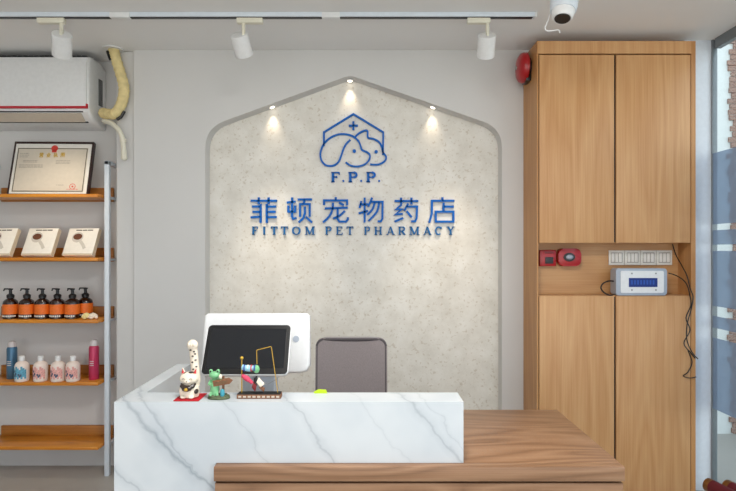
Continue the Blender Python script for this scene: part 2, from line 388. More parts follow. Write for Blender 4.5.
# serif capitals, unit box: (points, weight) with thick/thin strokes
TH, TN = .17, .075
def ser(x, y, w=.16): return ([(x-w, y), (x+w, y)], TN)
G = {
 'F': [([(.25, 0), (.25, 1)], TH), ser(.25, .035), ([(.08, .965), (.85, .965)], TN), ([(.85, 1), (.85, .76)], TN), ([(.25, .52), (.6, .52)], TN), ([(.6, .62), (.6, .42)], TN)],
 'I': [([(.5, 0), (.5, 1)], TH), ser(.5, .035, .2), ser(.5, .965, .2)],
 'T': [([(.5, 0), (.5, 1)], TH), ser(.5, .035, .18), ([(.08, .965), (.92, .965)], TN), ([(.1, 1), (.1, .74)], TN), ([(.9, 1), (.9, .74)], TN)],
 'O': [('oval', TH)],
 'M': [([(.15, 0), (.15, 1)], TN), ([(.83, 0), (.83, 1)], TH), ([(.17, 1), (.5, .05)], TH), ([(.5, .05), (.8, 1)], TN), ser(.15, .035, .13), ser(.85, .035, .14), ser(.12, .965, .1), ser(.88, .965, .1)],
 'P': [([(.25, 0), (.25, 1)], TH), ser(.25, .035, .18), ([(.08, .965), (.6, .965)], TN), ([(.3, .49), (.6, .49)], TN), ('bowl', TH)],
 'E': [([(.25, 0), (.25, 1)], TH), ([(.08, .035), (.88, .035)], TN), ([(.88, 0), (.88, .26)], TN), ([(.08, .965), (.85, .965)], TN), ([(.85, 1), (.85, .76)], TN), ([(.25, .52), (.6, .52)], TN), ([(.6, .62), (.6, .42)], TN)],
 'H': [([(.22, 0), (.22, 1)], TH), ([(.78, 0), (.78, 1)], TH), ([(.22, .5), (.78, .5)], TN), ser(.22, .035), ser(.78, .035), ser(.22, .965), ser(.78, .965)],
 'A': [([(.48, 1), (.15, 0)], TN), ([(.48, 1), (.82, 0)], TH), ([(.24, .32), (.7, .32)], TN), ser(.14, .035, .12), ser(.83, .035, .15)],
 'R': [([(.22, 0), (.22, 1)], TH), ser(.22, .035), ([(.06, .965), (.55, .965)], TN), ([(.25, .49), (.55, .49)], TN), ('bowl', TH), ([(.5, .49), (.86, .02)], TH), ([(.82, .035), (.98, .035)], TN)],
 'C': [('cee', TH), ([(.86, .96), (.86, .68)], TN)],
 'Y': [([(.5, 0), (.5, .5)], TH), ([(.5, .48), (.18, 1)], TH), ([(.5, .48), (.84, 1)], TN), ser(.5, .035, .18), ser(.16, .965, .14), ser(.85, .965, .13)],
}
def letter(ch, x0, x1, y0, y1, parent, mat, bold=1.0, name='letter'):
    mb = MB(); h = (y1-y0)
    f = lambda p: sp(x0+p[0]*(x1-x0), y1-p[1]*h)
    for pts, w in G[ch]:
        if pts == 'oval':
            for k0, k1 in ((50, 130), (130, 230), (230, 310), (310, 410)):
                side = k0 in (130, 310)
                mb.ribbon([f((.5+.4*math.cos(math.radians(a)), .5+.46*math.sin(math.radians(a)))) for a in range(k0-4, k1+5, 12)], (w if side else w*.6)*h*bold/ss, Y0, Y1)
            continue
        if pts == 'bowl': pts = [(.58+.26*math.cos(math.radians(a)), .727+.235*math.sin(math.radians(a))) for a in range(-90, 91, 15)]; w *= .8
        if pts == 'cee': pts = [(.5+.38*math.cos(math.radians(a)), .5+.46*math.sin(math.radians(a))) for a in range(38, 323, 15)]; w *= .85
        mb.ribbon([f(p) for p in pts], w*h*bold/ss, Y0, Y1)
    return mb.build(name, mat, parent)
c0 = sp(355, 180)
ini = thing('initials_lettering', (c0[0], SY, c0[1]), 'blue serif initials F.P.P. below house emblem on niche', 'lettering')
for ch, a, c in (('F', 148, 207), ('P', 247, 308), ('P', 350, 413)):
    letter(ch, 305+a/K1, 305+c/K1, 105+390/K1, 105+446/K1, ini, 'blue', 1.6)
for x in (222, 325, 428): mb = MB(); disc(mb, x, 440, 1.0, O1, K1); mb.build('full_stop', 'blue', ini)

O2, K2 = (245, 190), 6.879; O3, K3 = (350, 190), 6.69
c0 = sp(353, 225)
cn = thing('chinese_lettering', (c0[0], SY, c0[1]), 'row of six large blue Chinese characters across stone niche', 'lettering')
W = 2.05
part('character', [[(42, 75), (222, 75)], [(97, 52), (97, 97)], [(165, 52), (165, 97)], [(110, 97), (110, 227)], [(152, 97), (152, 227)],
   [(52, 115), (110, 115)], [(55, 151), (110, 151)], [(42, 189), (110, 184)], [(152, 115), (216, 115)], [(152, 151), (212, 151)], [(152, 187), (220, 187)]], O2, K2, W, cn)
part('character', [[(290, 88), (350, 80)], [(300, 108), (300, 150), (347, 150), (347, 108)], dict(p=[(326, 52), (326, 185), (332, 200), (356, 192)]),
   [(364, 66), (462, 66)], [(412, 66), (404, 97)], [(380, 185), (380, 98), (446, 98), (446, 185)], dict(p=[(413, 115), (413, 160), (402, 195), (370, 224)]), [(420, 185), (462, 224)]], O2, K2, W, cn)
part('character', [[(625, 50), (625, 73)], [(545, 105), (545, 73), (703, 73), (703, 105)], [(550, 128), (708, 122)], dict(p=[(606, 88), (602, 135), (582, 180), (538, 224)], s=3),
   [(638, 126), (638, 200), (650, 218), (695, 218), (708, 202), (708, 188)], [(688, 145), (655, 175), (608, 198)], [(648, 88), (680, 106)]], O2, K2, W, cn)
part('character', [[(76, 75), (64, 122)], [(68, 98), (122, 96)], [(98, 52), (98, 218)], [(58, 158), (120, 140)], [(148, 52), (122, 112)],
   [(140, 80), (218, 80), (216, 192), (206, 210), (184, 210)], dict(p=[(166, 82), (150, 130), (116, 166)], s=3), dict(p=[(194, 82), (180, 145), (124, 208)], s=3)], O3, K3, W, cn)
part('character', [[(297, 75), (456, 75)], [(341, 52), (341, 97)], [(410, 52), (410, 97)], [(345, 98), (308, 130), (345, 130), (302, 166), (352, 160)], [(298, 212), (356, 188)],
   [(388, 92), (362, 140)], [(376, 112), (448, 112), (444, 190), (434, 210), (408, 210)], [(378, 142), (412, 184)]], O3, K3, W, cn)
part('character', [[(617, 50), (617, 73)], [(697, 73), (547, 73), (546, 160), (528, 220)], [(624, 86), (624, 145)], [(624, 112), (692, 112)], dict(p=[(572, 146), (690, 146), (690, 212), (572, 212)], c=True)], O3, K3, W, cn)
c0 = sp(353, 236)
en = thing('english_lettering', (c0[0], SY, c0[1]), 'small dark blue line FITTOM PET PHARMACY under the large characters', 'lettering')
for ch, a, c in (('F', 48, 95), ('I', 118, 152), ('T', 178, 228), ('T', 246, 300), ('O', 325, 384), ('M', 412, 482), ('P', 550, 600), ('E', 624, 675), ('T', 697, 748)):
    letter(ch, 245+a/K2, 245+c/K2, 190+252/K2, 190+308/K2, en, 'bluedark', 1.15)
for ch, a, c in (('P', 92, 138), ('H', 160, 217), ('A', 242, 300), ('R', 320, 372), ('M', 396, 464), ('A', 488, 545), ('C', 566, 616), ('Y', 645, 698)):
    letter(ch, 350+a/K3, 350+c/K3, 190+246/K3, 190+300/K3, en, 'bluedark', 1.15)

# niche downlights
def soff(x): return pk[1]-(.36 if x < pk[0] else .3462)*abs(x-pk[0])
for i, (px, lab) in enumerate(((272, 'left lit recessed downlight in sloping niche edge'), (350, 'top lit recessed downlight at the peak of the niche'), (433, 'right lit recessed downlight in sloping niche edge'))):
    y = 3.545; x = (px-CX)*y/F; z = soff(x)-(.012 if px == 350 else 0)
    t = thing('downlight', (x, y, z), lab, 'downlight', 'niche downlights')
    tl = Matrix.Translation((x, y, z)) @ Matrix.Rotation({272: -math.atan(.36), 350: 0, 433: math.atan(.346)}[px], 4, 'Y') @ Matrix.Translation((-x, -y, -z))
    MB().cyl((x, y, z-.005), (x, y, z+.002), .022, n=24, mtx=tl).build('ring', 'white', t)
    MB().cyl((x, y, z-.007), (x, y, z-.004), .014, n=20, mtx=tl).build('lens', 'lamp', t)
    L = bpy.data.lights.new('downlight_beam', 'SPOT'); L.energy = 1.9; L.color = (1, .84, .64); L.spot_size = math.radians(64); L.spot_blend = 1; L.shadow_soft_size = .015
    lo = bpy.data.objects.new('downlight_beam', L); COL.objects.link(lo); lo.location = (x, y, z-.012); lo.rotation_euler = (math.radians(10), 0, 0)
    L.use_shadow = True

# ------------------------------------------------------------------ track and spotlights
TY = 2.94
tk = thing('ceiling_track', (-.5, TY, CEIL), 'long white lighting track fixed across the ceiling', 'lighting track')
x1 = (534-CX)*TY/F
MB().box(-2.6, x1, TY-.018, TY+.018, CEIL-.024, CEIL, .002).build('rail', 'coolwhite', tk)
MB().box(-2.6, x1-.01, TY-.010, TY+.0115, CEIL-.0275, CEIL-.0235).build('slot', 'black', tk)
for px, w in ((121, 10), (331, 9)):
    x = (px-CX)*TY/F; MB().box(x-w/187, x+w/187, TY-.021, TY+.021, CEIL-.030, CEIL-.001, .003).build('joint', 'white', tk)
MB().box(x1, x1+.012, TY-.02, TY+.02, CEIL-.027, CEIL, .003).build('end_cap', 'white', tk)
def spotlight(ax0, ax1, sx, top, bot, r, lab):
    X = lambda p: (p-CX)*TY/F
    base = Vector((X((ax0+ax1)/2), TY, CEIL-.0285))
    t = thing('track_spotlight', base, lab, 'spotlight', 'track spotlights')
    MB().box(X(ax0), X(ax1), TY-.016, TY+.016, CEIL-.056, CEIL-.0285, .004).build('adapter', 'offwhite', t)
    p0 = Vector((X(top[0]), TY, CZ+(HY-top[1])*TY/F)); p1 = at(bot[0], bot[1], TY+.075); d = (p1-p0).normalized()
    MB().cyl((X(sx), TY, CEIL-.10), (X(sx), TY, CEIL-.056), .010).box(X(sx)-.006, X(sx)+.006, TY-.012, TY+.012, p0.z-.025, CEIL-.075, .003).build('stem', 'offwhite', t)
    h = MB(); q = d.to_track_quat('Z', 'Y').to_matrix().to_4x4(); mt = Matrix.Translation(p0) @ q; ln = (p1-p0).length
    h.lathe([(r*.94, 0), (r, .003), (r, ln-.002), (r*.97, ln), (r*.86, ln), (r*.80, ln-.03), (.002, ln-.03)], n=36, mtx=mt)
    hs = h.build('lamp_housing', 'white', t)
    MB().cyl(p0+d*(ln-.029), p0+d*(ln-.027), r*.5).build('lens', 'lamp', hs)
    return p1, d
lights = [spotlight(38, 65, 61.5, (62, 34), (62, 55.5), .050, 'leftmost white cylinder spotlight on ceiling track, above air conditioner'),
          spotlight(237, 263, 243.5, (239, 34.5), (244.5, 55.5), .048, 'middle tilted white cylinder spotlight on the ceiling track'),
          spotlight(467, 490, 487.5, (487, 35), (485.5, 56.5), .048, 'rightmost white cylinder spotlight on ceiling track, nearest cabinet')]
def spot(loc, tgt, e, col, size, blend=.6, soft=.04):
    L = bpy.data.lights.new('spot', 'SPOT'); L.energy = e; L.color = col; L.spot_size = math.radians(size); L.spot_blend = blend; L.shadow_soft_size = soft
    o = bpy.data.objects.new('spotlight_beam', L); COL.objects.link(o); o.location = loc
    o.rotation_euler = (Vector(tgt)-Vector(loc)).to_track_quat('-Z', 'Y').to_euler(); return o
WARM = (1, .86, .68)
for (p1, d), e, sz, tg in zip(lights, (22, 34, 34), (60, 42, 42), (at(35, 290, 3.6), at(283, 300, 3.58), at(434, 300, 3.58))): spot(p1+d*.006, tg, e, WARM, sz, 1)
L = bpy.data.lights.new('ceiling_lamp', 'AREA'); L.shape = 'DISK'; L.size = .5; L.energy = 38; L.color = (1, .97, .93)
o = bpy.data.objects.new('ceiling_lamp_light', L); COL.objects.link(o); o.location = (.1, 1.1, CEIL-.01)

# ------------------------------------------------------------------ security camera
D = 2.55
cam = thing('security_camera', at(562, -8, D), 'white dome security camera with black lens hanging from ceiling', 'camera')
bz = CEIL
c = at(561, 10, D)
MB().cyl((c.x+.028, D-.005, bz-.02), (c.x+.028, D-.005, bz), .066, n=32).build('base', 'white', cam)
ax = Vector((.17, .22, .96)).normalized(); lensc = at(562.5, 18, D-.04)
mt = Matrix.Translation(lensc) @ ax.to_track_quat('Z', 'Y').to_matrix().to_4x4()
MB().lathe([(.030, -.002), (.040, -.004), (.046, .004), (.051, .03), (.052, .05), (.04, .07)], n=36, mtx=mt).build('eyeball', 'white', cam)
sh2 = MB().lathe([(.0545, .034), (.058, .038), (.061, .06), (.062, .09), (.056, .118)], n=36, mtx=mt).build('shroud', 'coolwhite', cam)
MB().lathe([(.004, -.006), (.034, -.006), (.036, -.003), (.036, .0)], n=32, mtx=mt).build('lens', 'black', cam)
MB().tube([at(551, 3, D+.02), at(549, 18, D+.02), at(545, 28, D+.02), at(549, 31, D+.02), at(558, 30, D+.01), at(560, 33, D+.01)], .0028, smooth=5).build('cable', 'white', cam)

# ------------------------------------------------------------------ air conditioner
ar = -1.757; al = -2.72
ac = thing('air_conditioner', (-2.2, AY, 2.25), 'white wall-mounted split air conditioner above the wooden shelves', 'air conditioner')
prof = [(AY, 2.65), (3.62, 2.680), (3.52, 2.683), (3.475, 2.668), (3.46, 2.62), (3.458, 2.36), (3.47, 2.32), (3.53, 2.275), (3.62, 2.252), (AY, 2.25)]
MB().prism(prof, al, ar, 'X', bev=.018).build('housing', 'white', ac)
fp = [(3.475, 2.666), (3.452, 2.62), (3.447, 2.45), (3.448, 2.352), (3.462, 2.352), (3.462, 2.62), (3.48, 2.662)]
MB().prism(fp, al+.02, ar-.012, 'X', bev=.003).build('front_panel', 'white', ac)
MB().box(al+.02, ar-.012, 3.443, 3.4645, 2.340, 2.3515).box(ar-.012, ar-.006, 3.446, 3.4645, 2.340, 2.368).build('trim_strip', 'acred', ac)
fp2 = [(3.472, 2.312), (3.528, 2.270), (3.533, 2.276), (3.477, 2.318)]
MB().prism(fp2, al+.05, ar-.055, 'X').build('air_flap', 'tan', ac)
MB().prism([(3.464, 2.3225), (3.470, 2.318), (3.472, 2.321), (3.466, 2.3255)], al+.04, ar-.04, 'X').prism([(3.529, 2.2755-.006), (3.536, 2.2665), (3.54, 2.27), (3.531, 2.276)], al+.04, ar-.04, 'X').build('flap_gap', 'dark', ac)
mb = MB()
for k in range(14): mb.box(ar-.001, ar+.004, 3.585, 3.635, 2.395+k*.0125, 2.402+k*.0125)
mb.build('side_grille', 'dark', ac)
mb = MB()
for k in range(26): mb.box(al+.05+k*.034, al+.078+k*.034, 3.50, 3.60, 2.682, 2.687)
mb.build('top_grille', 'dark', ac)
# insulated pipe and drain
PY = 3.458
pp = thing('insulated_pipe', at(110, 49, PY), 'yellowed wrapped pipe curving from ceiling into air conditioner', 'pipe')
pts = [at(113.5, 48.5, PY), at(115, 56, PY), at(120, 72, PY), at(124, 88, PY), at(122, 102, PY), at(116, 113, PY), at(109, 114, 3.50), at(103, 113, 3.55)]
mb = MB().tube(pts, .031, n=14, smooth=6)
sm = catmull(pts, 6)
for i in range(1, len(sm)-1, 2):
    d = (sm[i+1]-sm[i-1]).normalized()*.004; mb.cyl(sm[i]-d, sm[i]+d, .0335, n=14)
mb.build('wrap', 'foam', pp)
MB().tube([at(117, 119.5, PY-.0), at(121, 117, PY), at(124.5, 111, PY)], .010).build('black_tape', 'black', pp)
MB().tube([at(107.5, 51, PY-.02), at(109, 56, PY-.02), at(110.5, 60, PY-.02)], .009).build('black_tape', 'black', pp)
p = at(113, 48, PY)
MB().cyl((p.x, PY, CEIL-.008), (p.x, PY, CEIL), .062, n=32).build('ceiling_plate', 'white', pp)
dp = MB(); q = [at(104, 121, 3.53), at(111, 123, 3.47), at(118, 129, 3.45), at(122, 137, 3.45), at(123.5, 147, 3.45)]
dp.tube(q, .015, smooth=5); dp.cyl(at(123, 139, 3.45), at(123.2, 142, 3.45), .019)
dp.cyl(at(123.4, 144, 3.45), at(124, 157, 3.45), .012, .019).sph(at(124.2, 158, 3.45), (.02, .02, .016))
dp.cyl(at(121, 141, 3.45), (at(121, 141, 3.45).x, 3.502, at(121, 141, 3.45).z), .006)
tag(dp.build('drain_pipe', 'offwhite', org=at(124, 160, 3.45)), 'short white bent drain pipe under air conditioner', 'pipe')

# ------------------------------------------------------------------ shelf rack
RX0, RX1 = -2.455, -1.695; FY = 3.46
rk = thing('wall_shelf_rack', (-2.08, 3.6, 0), 'tall wall rack with white posts and five orange wooden shelves', 'shelf rack')
SZ = [1.803, 1.402, 1.010, .617, .212]
for z in SZ:
    MB().box(RX0-.02, RX1-.004, FY, AY-.022, z-.021, z, .003).build('shelf', 'shelfwood', rk)
    MB().box(RX0, RX1-.01, AY-.022, AY-.001, z-.03, z+.063, .003).build('back_board', 'ledger', rk)
for x in (-1.689, RX0-.045):
    p = MB().box(x, x+.030, 3.520, 3.550, 0, 2.022, .004); p.box(x, x+.030, 3.52, AY-.001, 1.995, 2.022, .004)
    for z in SZ: p.box(x+.004, x+.026, 3.55, AY-.022, z-.022, z-.008)
    po = p.build('post', 'coolwhite', rk)

# certificate
def lean(base, ang, rz=0):
    return Matrix.Translation(base) @ Matrix.Rotation(rz, 4, 'Z') @ Matrix.Rotation(-ang, 4, 'X')
z0 = SZ[0]; cy = 3.49
x0, x1 = (7.5-CX)*cy/F, (87-CX)*cy/F; Wc = x1-x0; Hc = .362
cf = thing('framed_certificate', ((x0+x1)/2, cy, z0), 'dark framed certificate leaning on the top shelf', 'certificate')
cf.rotation_euler = (-math.radians(14), 0, math.radians(2))
w2 = Wc/2; FT = .022
mb = MB()
mb.box(-w2, w2, 0, .03, 0, .005).box(-w2, w2, 0, .03, Hc-.012, Hc).box(-w2, -w2+.007, 0, .03, 0, Hc).box(w2-.010, w2, 0, .03, 0, Hc)
mb.build('frame', 'frame', cf, local=True)
MB().box(-w2+.006, w2-.012, .008, .024, .006, Hc-.01).build('mount', 'mount', cf, local=True)
pa = MB().box(-w2+.022, w2-.034, .0065, .009, .018, Hc-.040).build('paper', 'paper', cf, local=True)
bl, br, bb, bt = -w2+.027, w2-.040, .024, Hc-.046
mb = MB(); 
mb.ribbon([(bl, bb), (br, bb), (br, bt), (bl, bt)], .005, .0052, .0066, True).build('border', 'darkink', cf, local=True)
mc = (bl+br)/2
MB().cyl((mc+.01, .0035, bt+.002), (mc+.01, .0064, bt+.002), .021, n=24).box(mc-.004, mc+.024, .0035, .0064, bt-.026, bt-.008).build('emblem', 'redink', cf, local=True)
mb = MB()
def lines(mb, xa, xb, z, n, dz, h=.0028):
    for i in range(n):
        x = xa
        while x < xb:
            l = random.uniform(.006, .02); mb.box(x, min(x+l, xb), .0052, .0064, z-i*dz, z-i*dz+h); x += l+.004
for a_ in ((bl+.014, bl+.07, bt-.036, 3, .012), (bl+.04, bl+.13, bt-.085, 2, .01), (bl+.02, bl+.17, bt-.115, 3, .009), (mc+.03, mc+.12, bt-.085, 3, .01), (mc+.05, mc+.10, bb+.04, 1, .01)):
    mb = MB(); lines(mb, *a_); mb.build('text_block', 'greyink', pa, local=True)
mb = MB(); mb.ribbon([(br-.065+.018*math.cos(a*PI/10), bb+.032+.018*math.sin(a*PI/10)) for a in range(20)], .003, .0052, .0064, True)
mb.cyl((br-.065, .0052, bb+.032), (br-.065, .0064, bb+.032), .006, n=10)
lines(mb, br-.1, br-.03, bb+.012, 1, .01); mb.build('seal', 'redink', cf, local=True)
# gold heading characters
K4 = {'营': [[(.05, .85), (.95, .85)], [(.3, 1), (.3, .72)], [(.7, 1), (.7, .72)], [(.08, .55), (.08, .68), (.92, .68), (.92, .55)], [(.28, .55), (.72, .55), (.72, .38), (.28, .38), (.28, .55)], [(.15, .26), (.85, .26), (.85, .02), (.15, .02), (.15, .26)]],
      '业': [[(.38, .95), (.38, .08)], [(.64, .95), (.64, .08)], [(.1, .7), (.26, .3)], [(.92, .7), (.76, .3)], [(.03, .05), (.97, .05)]],
      '执': [[(.2, 1), (.2, .02), (.1, .1)], [(.02, .72), (.4, .72)], [(.02, .35), (.4, .48)], [(.42, .72), (.8, .72), (.8, .1), (.97, .1), (.97, .25)], [(.6, 1), (.58, .5), (.38, .02)], [(.48, .5), (.66, .36)]],
      '照': [[(.08, .95), (.08, .42), (.38, .42), (.38, .95), (.08, .95)], [(.08, .68), (.38, .68)], [(.48, .95), (.92, .95), (.88, .68), (.78, .68)], [(.68, .95), (.5, .65)], [(.52, .6), (.9, .6), (.9, .36), (.52, .36), (.52, .6)], [(.1, .25), (.04, .03)], [(.34, .22), (.38, .04)], [(.6, .22), (.64, .04)], [(.84, .25), (.95, .04)]]}
mb = MB()
for i, ch in enumerate('营业执照'):
    ox = mc-.082+i*.045; oz = bt-.060
    for st in K4[ch]: mb.ribbon([(ox+p[0]*.027, oz+p[1]*.032) for p in st], .0034, .0045, .0064)
mb.build('gold_heading', 'goldink', cf, local=True)

# cartons on shelf 2
def carton(px0, px1, lab, src=None):
    y = 3.49; xa = (px0-CX)*y/F; xb = (px1-CX)*y/F
    if src is not None:
        c = copy_tree(src); c.location.x = (xa+xb)/2; c['label'] = lab; return c
    t = thing('product_carton', ((xa+xb)/2, y, SZ[1]+.0152), lab, 'box', 'printed cartons on the second shelf')
    t.rotation_euler = (-math.radians(25), 0, -math.radians(5)); w = (xb-xa)/2; h = .192
    MB().mat('cardboard').box(-w, w, 0, .035, 0, h, .0015).build('carton', 'cardboard', t, local=True)
    MB().box(w-.0005, w+.0008, .002, .033, .002, h-.002).box(-w+.001, w-.001, -.0008, 0, 0, .012).build('side_panel', 'cardside', t, local=True)
    cx, cz = -.028, h*.66
    MB().cyl((cx, -.0006, cz), (cx, .001, cz), .037, n=28).build('bowl_print', 'boxgrey', t, local=True)
    MB().prism([(cx+.030*math.cos(a*PI/9), cz+.004+.022*math.sin(a*PI/9)) for a in range(18)], -.0012, .0002).build('powder_print', 'cocoa', t, local=True)
    MB().ribbon([(cx+.026, cz-.028), (cx+.05, cz-.055), (cx+.066, cz-.08)], .02, -.001, .0005).build('spoon_print', 'boxgrey', t, local=True)
    mb = MB()
    for k, (a, l) in enumerate(((-.05, .04), (-.006, .03), (.028, .035))): mb.box(a, a+l, -.001, 0, h-.018, h-.011)
    mb.build('title_print', 'darkink', t, local=True)
    return t
c3 = carton(61, 92.5, 'white carton with bowl picture, rightmost of three on the shelf')
carton(19.5, 51.5, 'white carton with bowl picture, middle of three on the shelf', c3)
carton(-22, 10, 'white carton cut off by the photo\'s left edge', c3)

# pump bottles on shelf 3
def pump_bottle():
    y = 3.545
    t = thing('pump_bottle', ((10.5-CX)*y/F, y, SZ[2]), '', 'bottle', 'amber pump bottles on the third shelf')
    MB().lathe([(.040, 0), (.0445, .004), (.0445, .098), (.041, .112), (.028, .124), (.016, .130), (.015, .138)], n=28).build('bottle', 'amber', t, local=True)
    lb = MB().lathe([(.0445, .030), (.0453, .031), (.0453, .092), (.0445, .093)], n=28).build('label', 'orange', t, local=True)
    mb = MB()
    for a in range(-60, 61, 14):
        mb.box(-.004, .004, -.0462, -.0452, .014, .024, mtx=Matrix.Rotation(math.radians(a), 4, 'Z'))
    mb.build('label_text', 'mount', t, local=True)
    mb = MB(); mb.lathe([(.022, .132), (.023, .150), (.017, .156), (.010, .160), (.009, .182), (.014, .184), (.015, .192), (.004, .194)], n=20)
    mb.box(-.038, .002, -.006, .006, .186, .195, .003); mb.cyl((-.034, 0, .190), (-.040, 0, .178), .004)
    mb.cyl((.02, .0, .150), (.02, 0, .152), .002)
    mb.build('pump', 'black', t, local=True)
    return t
pb = pump_bottle(); names = ['leftmost', 'second from left', 'third from left', 'fourth from left', 'fifth from left', 'rightmost']
for i, px in enumerate((10.5, 27, 42.5, 57.5, 72.5, 85.5)):
    o = pb if i == 0 else copy_tree(pb)
    y = 3.535 if i < 5 else 3.61
    o.location = ((px-CX)*y/F, y, SZ[2]); o['label'] = 'black and orange pump bottle, %s of the six on the shelf' % names[i]
    o.rotation_euler.z = random.uniform(-.4, .3)
# shells
for i, (px, r, lab) in enumerate(((86.5, .024, 'pale yellow ornament beside rightmost pump bottle, left of two'), (93, .024, 'pale pinkish ornament at shelf end, right of two'))):
    y = 3.50; x = (px-CX)*y/F; mb = MB()
    for k in range(16):
        a = k*2.4; rr = .021*math.sqrt(k/16)
        mb.sph((x+rr*math.cos(a)*1.2, y+rr*math.sin(a)*.8, SZ[2]+.010+.022*(1-k/16)), .0105, n=8)
    tag(mb.build('shell_ornament', 'shell' if i == 0 else 'catwhite', org=(x, y, SZ[2])), lab, 'ornament', 'small ornaments on the third shelf')

# spray cans and lotion bottles on shelf 4
def can(px, top, y, mat, cap, lab, r=.0305):
    x = (px-CX)*y/F; t = thing('spray_can', (x, y, SZ[3]), lab, 'spray can'); h = CZ+(HY-top)*y/F-SZ[3]
    MB().lathe([(r*.95, 0), (r, .003), (r, h*.80), (r*.86, h*.845), (r*.8, h*.85)]).build('can', mat, t, local=True)
    MB().lathe([(r*.82, h*.845), (r*.80, h*.93), (r*.62, h*.985), (r*.3, h)]).build('cap', cap, t, local=True)
    mb = MB()
    for k in range(3): mb.box(-.012, .012, -r-.0008, -r+.004, h*(.36+.05*k), h*(.38+.05*k))
    mb.build('label_text', 'capclear', t, local=True)
can(12, 341, 3.57, 'steelblue', 'capclear', 'slim slate blue spray can with pale cap')
can(94, 339.5, 3.55, 'pink', 'capclear', 'slim raspberry pink spray can with pale cap')
def lotion(print_mat):
    y = 3.50; t = thing('lotion_bottle', (0, y, SZ[3]), '', 'bottle', 'squat lotion bottles on the fourth shelf')
    MB().lathe([(.037, 0), (.0415, .006), (.042, .03), (.042, .092), (.039, .108), (.029, .120), (.017, .126), (.016, .134)]).build('bottle', 'pale', t, local=True)
    MB().lathe([(.017, .130), (.017, .156), (.014, .160), (.004, .161)], n=20).build('cap', 'white', t, local=True)
    lb = MB()
    for i in range(9):
        a = -56+i*14
        lb.box(-.0058, .0058, -.0431, -.0417, .02+.012*(i % 2), .098-.01*((i*7) % 3), mtx=Matrix.Rotation(math.radians(a), 4, 'Z'))
    lb.build('label', print_mat, t, local=True)
    mb = MB()
    for i, (a, z) in enumerate(((-28, .035), (-18, .045), (-34, .06), (6, .04), (22, .036), (14, .03))):
        mb.box(-.005, .005, -.0437, -.0430, z, z+.014, mtx=Matrix.Rotation(math.radians(a), 4, 'Z'))
    mb.build('label_blots', 'navyblot', t, local=True)
    return t
l1 = lotion('paleteal'); l2 = lotion('palepink')
for o, px, lab in ((l1, 22, 'squat white bottle with teal print, leftmost of four'), (l2, 40.7, 'squat pale pink bottle, second of four, beside teal printed one'),
                   (copy_tree(l2), 58, 'squat pale pink bottle, third from left of four'), (copy_tree(l2), 73, 'squat pale pink bottle, rightmost of four, nearest the pink can')):
    o.location.x = (px-CX)*3.5/F; o['label'] = lab
# small pole end at lower left
# ------------------------------------------------------------------ cabinet
KY = 3.20; ks = F/KY
kx = lambda p: (p-CX)/ks
kz = lambda p: CZ+(HY-p)/ks
kb = thing('built_in_cabinet', ((kx(537)+kx(696))/2, KY+.13, 0), 'tall light oak built-in cabinet with four doors and open niche', 'cabinet')
L0, R0, TZ = kx(537), kx(696)-.002, kz(41)
ny = KY+.135
c = MB().mat('oakside').box(L0, L0+.008, KY+.0, WY-.001, 0, TZ).box(R0-.026, R0, KY, WY-.001, 0, TZ)
c.mat('oak').box(L0+.008, R0-.026, KY, WY-.002, kz(53.5), TZ).mat('oaknic').box(L0+.008, R0-.026, ny, WY-.002, 0, kz(53.5)).mat('oak')
c.box(L0+.008, kx(691), KY+.022, ny, kz(242), kz(240)).box(L0+.008, kx(691), KY+.022, ny, kz(297.5), kz(295.6)).box(L0+.008, kx(691), KY+.03, ny, 0, .06)
c.build('carcass', 'oak', kb)
for a, bq, z0_, z1_ in ((539.4, 614.2, 242.8, 54.8), (616.4, 690.6, 242.8, 54.8), (539.4, 614.2, 500, 296), (616.4, 690.6, 500, 296.2)):
    MB().box(kx(a), kx(bq), KY+.001, KY+.020, max(.02, kz(z0_)), kz(z1_), .0012).build('door', 'oak', kb)
for g0, g1 in ((L0+.0081, kx(539.3)), (kx(614.3), kx(616.3)), (kx(690.7), R0-.0261)):
    for h0, h1 in ((.02, kz(297)), (kz(242), kz(54))): MB().box(g0, g1, KY+.014, KY+.02, h0, h1).build('door_gap', 'frame', kb)

# alarm bell on the cabinet side
y = 3.36; bc = Vector((L0, y, CZ+(HY-68)*y/F))
bell = thing('alarm_bell', bc, 'round red fire alarm bell on side of the cabinet', 'alarm bell')
mt = Matrix.Translation(bc) @ Matrix.Rotation(-PI/2, 4, 'Y')
MB().lathe([(.062, .0), (.062, .016), (.05, .018)], n=32, mtx=mt).box(bc.x-.03, bc.x, y-.05, y+.05, bc.z-.09, bc.z-.05, .004).build('base', 'black', bell)
MB().lathe([(.084, .016), (.090, .022), (.090, .040), (.084, .055), (.066, .067), (.035, .074), (.01, .076)], n=40, mtx=mt).build('gong', 'red', bell)
MB().lathe([(.012, .074), (.012, .082), (.003, .084)], n=16, mtx=mt).build('bolt', 'metal', bell)
# call point & sounder in the niche
def npx(px, py, yy): return at(px, py, yy)
y = ny
def onb(x0, x1, y0_, y1_, d, bev=.004, yb=None):
    yb = yb or ny; s_ = F/yb
    return ((x0-CX)/s_, (x1-CX)/s_, yb-d, yb, CZ+(HY-y1_)/s_, CZ+(HY-y0_)/s_)
def rbox(mb, x0, x1, y0_, y1_, d, bev=.004, off=0):
    a = onb(x0-1.3, x1-1.3, y0_, y1_, d); return mb.box(a[0], a[1], a[2], a[3]-off, a[4], a[5], bev)
cp = thing('fire_call_point', at(547, 265, ny), 'square red manual fire call point in cabinet niche', 'call point')
rbox(MB(), 539.5, 555.5, 250, 266, .035).build('case', 'red', cp)
rbox(MB(), 544.5, 552.5, 257, 263.5, .040, .002, .034).build('push_window', 'dark', cp)
rbox(MB(), 544, 553, 251.5, 253.5, .037, .001, .034).build('notice_strip', 'darkred', cp)
